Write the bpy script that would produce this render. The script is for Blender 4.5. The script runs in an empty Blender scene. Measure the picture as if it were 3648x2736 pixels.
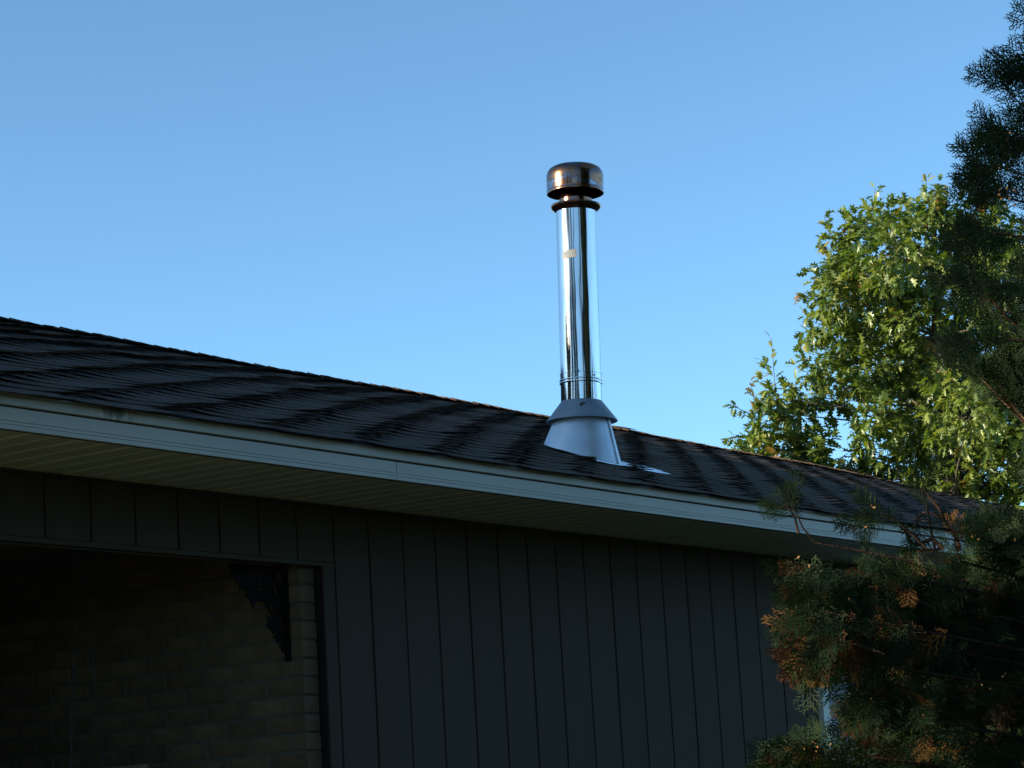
import bpy, math, random
import numpy as np
from mathutils import Vector, Matrix

random.seed(11)
rng = np.random.default_rng(11)
SC = bpy.context.scene
COL = SC.collection
R = math.radians

# ------------------------------------------------------------------ camera
# World frame: X runs along the eave (to the right and away), Y into the house, Z up.
PITCH, ROLL, HEAD = 0.179634, -0.0588, 0.607884
FPX = 8702.4
EYE = Vector((0, 0, 1.6))
_f = Vector((0, math.cos(PITCH), math.sin(PITCH)))
_u = Vector((0, -math.sin(PITCH), math.cos(PITCH)))
_r = Vector((1, 0, 0))
_r2 = _r * math.cos(ROLL) + _u * math.sin(ROLL)
_u2 = -_r * math.sin(ROLL) + _u * math.cos(ROLL)
def house(v):
    a = HEAD
    return Vector((v.x * math.sin(a) + v.y * math.cos(a), -v.x * math.cos(a) + v.y * math.sin(a), v.z))
RIGHT, UP, FWD = house(_r2), house(_u2), house(_f)
cam = bpy.data.cameras.new('camera')
cam.sensor_width = 36
cam.lens = FPX / 3648 * 36
cam.clip_start = 0.1
cam.clip_end = 3000
co = bpy.data.objects.new('camera', cam)
m = Matrix((RIGHT, UP, -FWD)).transposed().to_4x4()
m.translation = EYE
co.matrix_world = m
COL.objects.link(co)
SC.camera = co
def at(px, py, dist):
    """A point seen at photograph pixel (px, py) at this depth, for laying out branches."""
    d = FWD + RIGHT * ((px - 1824) / FPX) - UP * ((py - 1368) / FPX)
    return EYE + d * dist

# ------------------------------------------------------------------ light
SUN_AZ, SUN_EL = R(143), R(16.0)
w = bpy.data.worlds.new("World")
SC.world = w
w.use_nodes = True
nt = w.node_tree
bg = nt.nodes['Background']
sky = nt.nodes.new('ShaderNodeTexSky')
sky.sky_type = 'NISHITA'
sky.sun_disc = False
sky.sun_elevation = SUN_EL
sky.sun_rotation = R(90) - SUN_AZ
sky.air_density = 0.55
sky.dust_density = 0.25
sky.ozone_density = 2.2
sky.altitude = 200
tintn = nt.nodes.new('ShaderNodeMixRGB')
tintn.blend_type = 'MULTIPLY'
tintn.inputs[0].default_value = 1
tintn.inputs[2].default_value = (0.755, 0.94, 0.865, 1)
nt.links.new(sky.outputs[0], tintn.inputs[1])
nt.links.new(tintn.outputs[0], bg.inputs[0])
bg.inputs[1].default_value = 0.15
sun = bpy.data.lights.new('sun', 'SUN')
sun.energy = 5.0
sun.angle = R(0.6)
sun.color = (1.0, 0.86, 0.64)
so = bpy.data.objects.new('sun', sun)
sd = Vector((math.cos(SUN_AZ) * math.cos(SUN_EL), math.sin(SUN_AZ) * math.cos(SUN_EL), math.sin(SUN_EL)))
so.rotation_euler = sd.to_track_quat('Z', 'Y').to_euler()
so.location = (0, 0, 30)
COL.objects.link(so)
vs = SC.view_settings
vs.view_transform = 'Standard'
vs.look = 'None'
vs.gamma = 1
vs.exposure = 1.15
vs.use_curve_mapping = False
SC.cycles.max_bounces = 6
SC.cycles.diffuse_bounces = 3
SC.cycles.glossy_bounces = 4
SC.cycles.transmission_bounces = 4

# ------------------------------------------------------------------ materials
def mat(name, col, rough=0.6, metal=0.0, var=0.0, scale=8.0, col2=None, bump=0.0, bscale=40.0, spec=0.5,
        detail=4.0, coords='Object', stretch=(1, 1, 1), trans=0.0, pertint=0.0):
    m = bpy.data.materials.new(name)
    m.use_nodes = True
    n = m.node_tree
    b = n.nodes['Principled BSDF']
    b.inputs['Roughness'].default_value = rough
    b.inputs['Metallic'].default_value = metal
    b.inputs['Specular IOR Level'].default_value = spec
    b.inputs['Base Color'].default_value = (*col, 1)
    tc = n.nodes.new('ShaderNodeTexCoord')
    mp = n.nodes.new('ShaderNodeMapping')
    mp.inputs['Scale'].default_value = stretch
    n.links.new(tc.outputs[coords], mp.inputs[0])
    last = None
    if var > 0 or col2:
        no = n.nodes.new('ShaderNodeTexNoise')
        no.inputs['Scale'].default_value = scale
        no.inputs['Detail'].default_value = detail
        n.links.new(mp.outputs[0], no.inputs[0])
        cr = n.nodes.new('ShaderNodeValToRGB')
        c2 = col2 or tuple(min(1, c * (1 + var)) for c in col)
        c1 = col if col2 else tuple(c * (1 - var) for c in col)
        cr.color_ramp.elements[0].position = 0.35
        cr.color_ramp.elements[1].position = 0.68
        cr.color_ramp.elements[0].color = (*c1, 1)
        cr.color_ramp.elements[1].color = (*c2, 1)
        n.links.new(no.outputs[0], cr.inputs[0])
        last = cr.outputs[0]
    if pertint > 0:
        oi = n.nodes.new('ShaderNodeObjectInfo')
        mr = n.nodes.new('ShaderNodeMapRange')
        mr.inputs[3].default_value = 1 - pertint
        mr.inputs[4].default_value = 1 + pertint
        n.links.new(oi.outputs['Random'], mr.inputs[0])
        vm = n.nodes.new('ShaderNodeVectorMath')
        vm.operation = 'SCALE'
        if last is None:
            vm.inputs[0].default_value = col
        else:
            n.links.new(last, vm.inputs[0])
        n.links.new(mr.outputs[0], vm.inputs['Scale'])
        last = vm.outputs[0]
    if last is not None:
        n.links.new(last, b.inputs['Base Color'])
    if bump > 0:
        nb = n.nodes.new('ShaderNodeTexNoise')
        nb.inputs['Scale'].default_value = bscale
        nb.inputs['Detail'].default_value = 3
        n.links.new(mp.outputs[0], nb.inputs[0])
        bp = n.nodes.new('ShaderNodeBump')
        bp.inputs['Strength'].default_value = 1.0
        bp.inputs['Distance'].default_value = bump
        n.links.new(nb.outputs[0], bp.inputs['Height'])
        n.links.new(bp.outputs[0], b.inputs['Normal'])
    return m

def leaf_mat(name, stops, rough=0.4, trans=0.3, spec=0.5):
    """Colour from the per-leaf 'tint' attribute, thin translucent leaf."""
    m = bpy.data.materials.new(name)
    m.use_nodes = True
    n = m.node_tree
    b = n.nodes['Principled BSDF']
    b.inputs['Roughness'].default_value = rough
    b.inputs['Specular IOR Level'].default_value = spec
    a = n.nodes.new('ShaderNodeAttribute')
    a.attribute_name = 'tint'
    cr = n.nodes.new('ShaderNodeValToRGB')
    el = cr.color_ramp.elements
    while len(el) < len(stops):
        el.new(0.5)
    for e, (p, c) in zip(el, stops):
        e.position = p
        e.color = (*c, 1)
    n.links.new(a.outputs['Fac'], cr.inputs[0])
    n.links.new(cr.outputs[0], b.inputs['Base Color'])
    tr = n.nodes.new('ShaderNodeBsdfTranslucent')
    g = n.nodes.new('ShaderNodeMixRGB')
    g.blend_type = 'MULTIPLY'
    g.inputs[0].default_value = 1
    g.inputs[2].default_value = (1.6, 1.7, 0.5, 1)
    n.links.new(cr.outputs[0], g.inputs[1])
    n.links.new(g.outputs[0], tr.inputs[0])
    mx = n.nodes.new('ShaderNodeMixShader')
    mx.inputs[0].default_value = trans
    n.links.new(b.outputs[0], mx.inputs[1])
    n.links.new(tr.outputs[0], mx.inputs[2])
    n.links.new(mx.outputs[0], n.nodes['Material Output'].inputs[0])
    return m

M = {}
M['siding'] = mat('siding_paint', (0.070, 0.052, 0.035), 0.7, spec=0.2, var=0.12, scale=3, bump=0.0006, bscale=60, stretch=(1, 1, 0.08), pertint=0.07)
M['sidinggap'] = mat('siding_groove', (0.010, 0.011, 0.010), 0.8, var=0.2)
M['fascia'] = mat('fascia_aluminium', (0.55, 0.51, 0.44), 0.45, var=0.05, scale=2, bump=0.0004, bscale=6)
M['soffit'] = mat('soffit_vinyl', (0.66, 0.61, 0.45), 0.5, var=0.06, scale=3, pertint=0.05)
M['shingle'] = mat('asphalt_shingle', (0.036, 0.027, 0.021), 0.95, col2=(0.118, 0.082, 0.062), scale=26, detail=9, bump=0.0025, bscale=420, spec=0.15, pertint=0.10)
M['deck'] = mat('roof_felt', (0.03, 0.03, 0.03), 0.9, var=0.3)
M['brick'] = mat('buff_brick', (0.14, 0.088, 0.050), 0.85, col2=(0.21, 0.140, 0.080), scale=9, detail=8, bump=0.003, bscale=45, pertint=0.2)
M['mortar'] = mat('mortar', (0.135, 0.125, 0.105), 0.95, var=0.2, scale=30, bump=0.002, bscale=80)
M['darkwood'] = mat('porch_ceiling_wood', (0.30, 0.25, 0.19), 0.7, var=0.25, scale=3, stretch=(1, 8, 8))
M['iron'] = mat('black_iron', (0.008, 0.008, 0.008), 0.8, spec=0.15, var=0.2, scale=20, bump=0.001)
M['chain'] = mat('zinc_chain', (0.12, 0.12, 0.12), 0.6, metal=0.4, var=0.15)
M['swing'] = mat('swing_wood', (0.32, 0.24, 0.15), 0.6, var=0.2, scale=5, stretch=(8, 1, 8))
M['concrete'] = mat('concrete', (0.30, 0.29, 0.27), 0.9, var=0.15, scale=4, bump=0.002)
M['white'] = mat('white_trim', (0.78, 0.79, 0.78), 0.4, var=0.04, scale=4)
M['curtain'] = mat('curtain_cloth', (0.55, 0.57, 0.60), 0.9, var=0.08, scale=4, stretch=(6, 6, .3))
M['bark'] = mat('cedar_bark', (0.022, 0.014, 0.010), 0.9, spec=0.2, col2=(0.06, 0.038, 0.026), scale=18, bump=0.006, bscale=30, stretch=(3, 3, 0.3))
M['redtwig'] = mat('cedar_twig_bark', (0.16, 0.055, 0.025), 0.7, var=0.3, scale=20)
M['oakbark'] = mat('oak_bark', (0.06, 0.045, 0.035), 0.9, col2=(0.12, 0.10, 0.08), scale=9, bump=0.01, bscale=14, stretch=(2, 2, 0.4))
M['cone'] = mat('cedar_cone', (0.36, 0.17, 0.05), 0.6, var=0.3, scale=40)
M['galv'] = mat('galvanised_sheet', (0.66, 0.72, 0.79), 0.38, metal=0.35, var=0.10, scale=9, detail=8, bump=0.0003, bscale=25)
M['galvdark'] = mat('weathered_galvanised_sheet', (0.26, 0.29, 0.33), 0.45, metal=0.35, var=0.16, scale=12, detail=8)
M['lead'] = mat('flashing_sheet', (0.42, 0.45, 0.5), 0.25, metal=0.85, var=0.2, scale=14)
M['tape'] = mat('label_paper', (0.22, 0.235, 0.255), 0.8, var=0.08, scale=20)
M['bolt'] = mat('rusty_bolt', (0.08, 0.05, 0.035), 0.6, metal=0.6, var=0.4, scale=60)
M['glass'] = mat('window_glass', (0.02, 0.022, 0.025), 0.03, spec=0.8)
def mk_lawn():
    m = mat('lawn_soil', (0.045, 0.06, 0.02), 0.95, col2=(0.075, 0.09, 0.03), scale=0.8, detail=9, bump=0.02, bscale=25)
    return m
M['lawn'] = mk_lawn()

def steel(name, base, rough, wav):
    m = bpy.data.materials.new(name)
    m.use_nodes = True
    n = m.node_tree
    b = n.nodes['Principled BSDF']
    b.inputs['Metallic'].default_value = 1
    b.inputs['Base Color'].default_value = (*base, 1)
    tc = n.nodes.new('ShaderNodeTexCoord')
    mp = n.nodes.new('ShaderNodeMapping')
    mp.inputs['Scale'].default_value = (7, 7, 0.9)
    n.links.new(tc.outputs['Object'], mp.inputs[0])
    no = n.nodes.new('ShaderNodeTexNoise')
    no.inputs['Scale'].default_value = 1.6
    no.inputs['Detail'].default_value = 2
    n.links.new(mp.outputs[0], no.inputs[0])
    bp = n.nodes.new('ShaderNodeBump')
    bp.inputs['Distance'].default_value = wav
    n.links.new(no.outputs[0], bp.inputs['Height'])
    n.links.new(bp.outputs[0], b.inputs['Normal'])
    n2 = n.nodes.new('ShaderNodeTexNoise')
    n2.inputs['Scale'].default_value = 5
    n2.inputs['Detail'].default_value = 6
    n.links.new(tc.outputs['Object'], n2.inputs[0])
    mr = n.nodes.new('ShaderNodeMapRange')
    mr.inputs[1].default_value = 0.3
    mr.inputs[2].default_value = 0.75
    mr.inputs[3].default_value = rough
    mr.inputs[4].default_value = rough * 2.2
    n.links.new(n2.outputs[0], mr.inputs[0])
    n.links.new(mr.outputs[0], b.inputs['Roughness'])
    return m
M['steel'] = steel('polished_stainless', (0.68, 0.67, 0.67), 0.07, 0.006)

def tinted():
    """Heat-tinted stainless of the cap: bronze with blue-grey patches and bands."""
    m = bpy.data.materials.new('heat_tinted_steel')
    m.use_nodes = True
    n = m.node_tree
    b = n.nodes['Principled BSDF']
    b.inputs['Metallic'].default_value = 1
    b.inputs['Roughness'].default_value = 0.17
    tc = n.nodes.new('ShaderNodeTexCoord')
    mp = n.nodes.new('ShaderNodeMapping')
    mp.inputs['Scale'].default_value = (6, 6, 22)
    n.links.new(tc.outputs['Object'], mp.inputs[0])
    no = n.nodes.new('ShaderNodeTexNoise')
    no.inputs['Scale'].default_value = 1.1
    no.inputs['Detail'].default_value = 5
    no.inputs['Distortion'].default_value = 0.8
    n.links.new(mp.outputs[0], no.inputs[0])
    cr = n.nodes.new('ShaderNodeValToRGB')
    el = cr.color_ramp.elements
    for _ in range(3):
        el.new(0.5)
    for e, (p, c) in zip(el, [(0.25, (0.10, 0.045, 0.025)), (0.42, (0.36, 0.17, 0.09)), (0.54, (0.20, 0.12, 0.10)), (0.64, (0.22, 0.26, 0.32)), (0.8, (0.46, 0.24, 0.13))]):
        e.position = p
        e.color = (*c, 1)
    n.links.new(no.outputs[0], cr.inputs[0])
    n.links.new(cr.outputs[0], b.inputs['Base Color'])
    return m
M['cap'] = tinted()
M['capdark'] = mat('dark_brown_steel', (0.06, 0.045, 0.035), 0.4, metal=0.7, var=0.3, scale=15)  # darker brown metal for the cap underside

# stain on the upper fascia: a dark run under the drip edge
def add_stain(m):
    n = m.node_tree
    b = n.nodes['Principled BSDF']
    prev = b.inputs['Base Color'].links[0].from_socket
    tc = n.nodes.new('ShaderNodeTexCoord')
    sp = n.nodes.new('ShaderNodeVectorMath'); sp.operation = 'SUBTRACT'
    sp.inputs[1].default_value = (6.42, 6.26, 3.19)
    n.links.new(tc.outputs['Object'], sp.inputs[0])
    sc = n.nodes.new('ShaderNodeVectorMath'); sc.operation = 'MULTIPLY'
    sc.inputs[1].default_value = (8.0, 0.0, 22.0)
    n.links.new(sp.outputs[0], sc.inputs[0])
    ln = n.nodes.new('ShaderNodeVectorMath'); ln.operation = 'LENGTH'
    n.links.new(sc.outputs[0], ln.inputs[0])
    no = n.nodes.new('ShaderNodeTexNoise')
    no.inputs['Scale'].default_value = 1.0
    no.inputs['Detail'].default_value = 6
    mp = n.nodes.new('ShaderNodeMapping'); mp.inputs['Scale'].default_value = (38, 1, 14)
    n.links.new(tc.outputs['Object'], mp.inputs[0]); n.links.new(mp.outputs[0], no.inputs[0])
    ad = n.nodes.new('ShaderNodeMath'); ad.operation = 'MULTIPLY_ADD'
    n.links.new(no.outputs[0], ad.inputs[0]); ad.inputs[1].default_value = 2.2
    n.links.new(ln.outputs['Value'], ad.inputs[2])
    mr = n.nodes.new('ShaderNodeMapRange')
    mr.inputs[1].default_value = 1.45; mr.inputs[2].default_value = 1.95
    mr.inputs[3].default_value = 0.75; mr.inputs[4].default_value = 0.0
    n.links.new(ad.outputs[0], mr.inputs[0])
    mx = n.nodes.new('ShaderNodeMixRGB')
    mx.inputs[2].default_value = (0.09, 0.09, 0.07, 1)
    n.links.new(mr.outputs[0], mx.inputs[0])
    n.links.new(prev, mx.inputs[1])
    n.links.new(mx.outputs[0], b.inputs['Base Color'])
add_stain(M['fascia'])

# ------------------------------------------------------------------ mesh helpers
def link(name, me, parent=None, smooth=False):
    o = bpy.data.objects.new(name, me)
    COL.objects.link(o)
    if parent is not None:
        o.parent = parent
    return o

def empty(name, loc=(0, 0, 0), parent=None):
    o = bpy.data.objects.new(name, None)
    o.empty_display_size = 0.1
    COL.objects.link(o)
    o.location = loc
    if parent is not None:
        o.parent = parent
    return o

def tag(o, label=None, cat=None, group=None, kind=None):
    if label: o['label'] = label
    if cat: o['category'] = cat
    if group: o['group'] = group
    if kind: o['kind'] = kind
    return o

def mesh(name, vs_, fs, mt, smooth=False):
    me = bpy.data.meshes.new(name)
    me.from_pydata([tuple(v) for v in vs_], [], fs)
    me.materials.append(mt)
    if smooth:
        me.polygons.foreach_set('use_smooth', [True] * len(me.polygons))
    me.update()
    return me

class MB:
    def __init__(s):
        s.v, s.f = [], []
    def add(s, vs_, fs):
        o = len(s.v)
        s.v += [tuple(v) for v in vs_]
        s.f += [tuple(i + o for i in f) for f in fs]
        return s
    def box(s, a, b, ch=0.0):
        x0, y0, z0 = a
        x1, y1, z1 = b
        if ch <= 0:
            return s.add([(x0, y0, z0), (x1, y0, z0), (x1, y1, z0), (x0, y1, z0), (x0, y0, z1), (x1, y0, z1), (x1, y1, z1), (x0, y1, z1)],
                         [(0, 3, 2, 1), (4, 5, 6, 7), (0, 1, 5, 4), (1, 2, 6, 5), (2, 3, 7, 6), (3, 0, 4, 7)])
        # chamfered box: 24 vertices
        X, Y, Z = (x0, x1), (y0, y1), (z0, z1)
        vs_, idx = [], {}
        for i in (0, 1):
            for j in (0, 1):
                for k in (0, 1):
                    sx, sy, sz = (1 if i == 0 else -1), (1 if j == 0 else -1), (1 if k == 0 else -1)
                    for ax in range(3):
                        p = [X[i] + sx * ch, Y[j] + sy * ch, Z[k] + sz * ch]
                        p[ax] = (X[i], Y[j], Z[k])[ax]
                        idx[(i, j, k, ax)] = len(vs_)
                        vs_.append(tuple(p))
        fs = []
        def quad(l): fs.append(tuple(idx[q] for q in l))
        for i in (0, 1):
            quad([(i, 0, 0, 0), (i, 1, 0, 0), (i, 1, 1, 0), (i, 0, 1, 0)])
            quad([(0, i, 0, 1), (1, i, 0, 1), (1, i, 1, 1), (0, i, 1, 1)])
            quad([(0, 0, i, 2), (1, 0, i, 2), (1, 1, i, 2), (0, 1, i, 2)])
        for a_ in (0, 1):
            for b_ in (0, 1):
                quad([(0, a_, b_, 1), (1, a_, b_, 1), (1, a_, b_, 2), (0, a_, b_, 2)])
                quad([(a_, 0, b_, 0), (a_, 1, b_, 0), (a_, 1, b_, 2), (a_, 0, b_, 2)])
                quad([(a_, b_, 0, 0), (a_, b_, 1, 0), (a_, b_, 1, 1), (a_, b_, 0, 1)])
        for i in (0, 1):
            for j in (0, 1):
                for k in (0, 1):
                    fs.append((idx[(i, j, k, 0)], idx[(i, j, k, 1)], idx[(i, j, k, 2)]))
        return s.add(vs_, fs)
    def tube(s, pts, rad, n=8, caps=True):
        pts = [Vector(p) for p in pts]
        if not hasattr(rad, '__len__'):
            rad = [rad] * len(pts)
        o = len(s.v)
        ref = Vector((0.31, 0.17, 0.93))
        for i, p in enumerate(pts):
            t = (pts[min(i + 1, len(pts) - 1)] - pts[max(i - 1, 0)]).normalized()
            a = t.cross(ref)
            if a.length < 1e-3:
                a = t.cross(Vector((1, 0, 0)))
            a.normalize()
            b = t.cross(a)
            for k in range(n):
                th = 2 * math.pi * k / n
                s.v.append(tuple(p + (a * math.cos(th) + b * math.sin(th)) * rad[i]))
        for i in range(len(pts) - 1):
            for k in range(n):
                k2 = (k + 1) % n
                s.f.append((o + i * n + k, o + i * n + k2, o + (i + 1) * n + k2, o + (i + 1) * n + k))
        if caps:
            s.f.append(tuple(o + k for k in range(n)))
            s.f.append(tuple(o + (len(pts) - 1) * n + k for k in range(n)))
        return s
    def lathe(s, prof, n=72, closed=False):
        o = len(s.v)
        for (r, z) in prof:
            for k in range(n):
                th = 2 * math.pi * k / n
                s.v.append((r * math.cos(th), r * math.sin(th), z))
        L = len(prof)
        for i in range(L - 1 if not closed else L):
            i2 = (i + 1) % L
            for k in range(n):
                k2 = (k + 1) % n
                s.f.append((o + i * n + k, o + i * n + k2, o + i2 * n + k2, o + i2 * n + k))
        return s
    def prism(s, poly, axis_o, ax, ay, an, th):
        """Polygon in the plane (ax, ay) at axis_o, thickness th along an."""
        n = len(poly)
        vs_ = [axis_o + ax * x + ay * y + an * (th / 2) for x, y in poly] + [axis_o + ax * x + ay * y - an * (th / 2) for x, y in poly]
        fs = [tuple(range(n)), tuple(range(2 * n - 1, n - 1, -1))] + [(i, (i + 1) % n, n + (i + 1) % n, n + i) for i in range(n)]
        return s.add(vs_, fs)
    def make(s, name, mt, parent=None, smooth=False, angle=None):
        me = mesh(name, s.v, s.f, mt, smooth)
        if angle is not None:
            me.polygons.foreach_set('use_smooth', [True] * len(me.polygons))
            me.set_sharp_from_angle(angle=R(angle))
        return link(name, me, parent)

def np_mesh(name, V, F, mt, tint=None):
    """V (n,3) and F (m,k) polygons of one size; tint per vertex."""
    me = bpy.data.meshes.new(name)
    k = F.shape[1]
    me.vertices.add(len(V))
    me.vertices.foreach_set('co', V.astype(np.float32).ravel())
    me.loops.add(F.size)
    me.loops.foreach_set('vertex_index', F.astype(np.int32).ravel())
    me.polygons.add(len(F))
    me.polygons.foreach_set('loop_start', np.arange(0, F.size, k, dtype=np.int32))
    me.polygons.foreach_set('loop_total', np.full(len(F), k, dtype=np.int32))
    me.update(calc_edges=True)
    me.materials.append(mt)
    if tint is not None:
        a = me.attributes.new('tint', 'FLOAT', 'POINT')
        a.data.foreach_set('value', tint.astype(np.float32))
    return me

def frames(dirs, ups):
    """Orthonormal frames (n,3,3): columns x=side, y=dir, z=normal."""
    y = dirs / np.linalg.norm(dirs, axis=1, keepdims=True)
    x = np.cross(y, ups)
    x /= np.maximum(np.linalg.norm(x, axis=1, keepdims=True), 1e-6)
    z = np.cross(x, y)
    return np.stack([x, y, z], axis=2)

def scatter(protoV, protoF, pos, fr, size):
    """Copies of one prototype: pos (n,3), fr (n,3,3), size (n,)."""
    n, k = len(pos), len(protoV)
    V = np.einsum('nij,kj->nki', fr, protoV) * size[:, None, None] + pos[:, None, :]
    F = protoF[None, :, :] + (np.arange(n) * k)[:, None, None]
    return V.reshape(-1, 3), F.reshape(-1, protoF.shape[1])

def rnd_dirs(n):
    v = rng.normal(size=(n, 3))
    return v / np.linalg.norm(v, axis=1, keepdims=True)

# ------------------------------------------------------------------ ground
def ground_z(x, y):
    t = np.clip((y - 1.5) / 4.5, 0, 1)
    return 0.8 * t * t * (3 - 2 * t)
gx = np.concatenate([[-1500, -400, -120], np.arange(-40, 61, 2.0), [120, 400, 1500]])
gy = np.concatenate([[-1500, -400, -120], np.arange(-40, 61, 1.0), [120, 400, 1500]])
GX, GY = np.meshgrid(gx, gy)
GV = np.stack([GX, GY, ground_z(GX, GY)], -1).reshape(-1, 3)
ii = np.arange(len(gy) - 1)[:, None] * len(gx) + np.arange(len(gx) - 1)[None, :]
GF = np.stack([ii, ii + 1, ii + 1 + len(gx), ii + len(gx)], -1).reshape(-1, 4)
g = link('ground', np_mesh('ground', GV, GF, M['lawn']))
tag(g, kind='structure')

# ------------------------------------------------------------------ house
WY = 6.9555            # wall plane
EY = 6.267             # fascia plane
ZS = 3.0796            # soffit underside
ZF = ZS + 0.1307       # top of the fascia
X0, X1 = 4.5, 29.5     # house ends
GND = 0.78
S0 = 8.5179            # first groove
BW = 0.254
RIDGE = 4.65
T1, T2 = 0.370, 0.335
def roof_z(wd, x=0.0):
    """Height of the front roof slope at horizontal distance wd from the fascia."""
    a, t1, t2 = 2.07, T1, T2
    if wd < a - 0.35: z = t1 * wd
    elif wd > a + 0.35: z = t1 * a + t2 * (wd - a)
    else:
        u = (wd - a + 0.35) / 0.7
        z = t1 * (a - 0.35) + 0.7 * (t1 * u + (t2 - t1) * u * u / 2)
    k = wd / RIDGE
    drop = 0.0
    if x > 20.0: drop = 0.135 * ((x - 20.0) / 5.5) ** 1.5 * k
    return ZF + z - drop
def wob(x, wd):
    return 0.004 * math.sin(x * 1.9 + wd * 1.3) + 0.002 * math.sin(x * 6.1 - wd * 2.2 + 1.0) + 0.002 * math.sin(wd * 5.0 + x)

hs = empty('ranch_house', (0, 0, 0))
tag(hs, 'single storey house in shade with grey-green vertical siding, white fascia and dark shingle roof', 'house')

# wall core and siding boards
c = MB()
c.box((8.44, WY + 0.012, GND - 0.3), (12.985, WY + 0.15, ZS - 0.003))
c.box((16.82, WY + 0.012, GND - 0.3), (X1 - 0.4, WY + 0.15, ZS - 0.003))
c.box((12.985, WY + 0.012, 2.78), (16.82, WY + 0.15, ZS - 0.003))
c.box((12.985, WY + 0.012, GND - 0.3), (16.82, WY + 0.15, 1.35))
c.box((X0 + 0.45, WY + 0.012, 2.82), (8.44, WY + 0.15, ZS - 0.003))
c.box((X0 + 0.45, WY + 0.012, 0.7), (5.3, WY + 0.15, 2.82))
c.box((X0 + 0.45, WY + 0.16, 0.7), (X0 + 0.6, 17.0, ZS))
c.box((X1 - 0.55, WY + 0.16, 0.7), (X1 - 0.4, 17.0, ZS))
c.box((X0 + 0.6, 16.85, 0.7), (X1 - 0.55, 17.0, ZS))
c.box((X0 + 0.6, 9.32, 0.7), (8.6, 9.45, 3.03))
wall = c.make('wall', M['sidinggap'], hs)
bm_cache = {}
def board(x0, x1, z0, z1):
    key = (round(x1 - x0, 3), round(z0, 2), round(z1, 2))
    if key not in bm_cache:
        bm_cache[key] = mesh('siding_board', *(lambda q: (q.v, q.f))(MB().box((0, -0.0, z0), (x1 - x0, 0.012 - 0.0005, z1), 0.002)), M['siding'])
    o = link('siding_board', bm_cache[key], wall)
    o.location = (x0, WY + random.uniform(-.0012, .0012), 0)
    return o
for i in range(-17, 82):
    a = S0 + BW * i + 0.0055
    b = a + BW - 0.011
    if b > X1 - 0.4: break
    if a < X0 + 0.45: continue
    if b < 8.53:
        if a < 5.3: board(a, b, 0.85, ZS - 0.004)
        else: board(a, b, 2.822, ZS - 0.004)
    elif b <= 12.96 or a >= 16.84: board(a, b, 0.85, ZS - 0.004)
    elif a < 12.96: board(a, 12.975, 0.85, ZS - 0.004)
    elif b > 16.84:
        board(16.835, b, 0.85, ZS - 0.004)
    else: board(a, b, 2.775, ZS - 0.004)
MB().box((8.432, WY - 0.001, 0.85), (S0 - 0.006, WY + 0.0115, 2.8205), 0.002).make('corner_board', M['siding'], wall)
MB().box((5.32, WY - 0.003, 2.800), (8.4315, WY + 0.012, 2.8215), 0.002).make('lintel_board', M['siding'], wall)
MB().box((X0 + 0.45, WY - 0.02, 0.55), (X1 - 0.4, WY + 0.010, 0.845), 0.004).make('foundation', M['concrete'], hs)
MB().box((5.3, WY + 0.15, 0.5), (8.32, 9.32, 0.95), 0.01).make('porch_floor', M['concrete'], hs)
# porch ceiling of boards
pc = MB().box((5.3, WY + 0.151, 3.045), (8.45, 9.32, 3.07)).make('porch_ceiling', M['darkwood'], hs)
cbm = mesh('ceiling_board', *(lambda q: (q.v, q.f))(MB().box((0, WY + 0.152, 3.028), (0.132, 9.318, 3.0445), 0.003)), M['darkwood'])
for i in range(22):
    o = link('ceiling_board', cbm, pc)
    o.location = (5.33 + 0.136 * i, 0, 0)
MB().box((5.3, WY + 0.15, 2.822), (8.44, WY + 0.2, 3.027)).make('lintel', M['darkwood'], hs)

# brick side wall of the porch
bw = MB().box((8.328, 7.01, 0.95), (8.428, 9.3, 3.026)).make('brick_wall', M['mortar'], hs)
BL, BH, J = 0.246, 0.0817, 0.010
bmesh_v = {}
def brick(y0, y1, z0):
    L = round(y1 - y0, 3)
    kk = (L, random.randrange(4))
    if kk not in bmesh_v:
        q = MB().box((-0.004, 0, 0), (0.098, L, BH - J), 0.004)
        vv = [(x + random.uniform(-.0012, .0012), y + random.uniform(-.001, .001), z + random.uniform(-.001, .001)) for x, y, z in q.v]
        bmesh_v[kk] = mesh('brick', vv, q.f, M['brick'])
    o = link('brick', bmesh_v[kk], bw)
    o.location = (8.328 + random.uniform(-.003, .0015), y0, z0)
zr = 2.883 + BH
row = 0
rows = []
k = 0
z = 2.883 - 24 * BH
while z < 3.0:
    n_from = round((z - 2.883) / BH)
    phase = 0.0 if n_from % 2 == 0 else BL / 2
    ys = 8.2015 + phase - 6 * BL
    top = min(z + BH, 3.02)
    y = ys
    while y < 9.3:
        a, b = max(y + J / 2, 7.0), min(y + BL - J / 2, 9.298)
        if b - a > 0.03 and z + BH <= 3.03 and z > 0.94:
            brick(a, b, z + J / 2)
        y += BL
    z += BH

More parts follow.
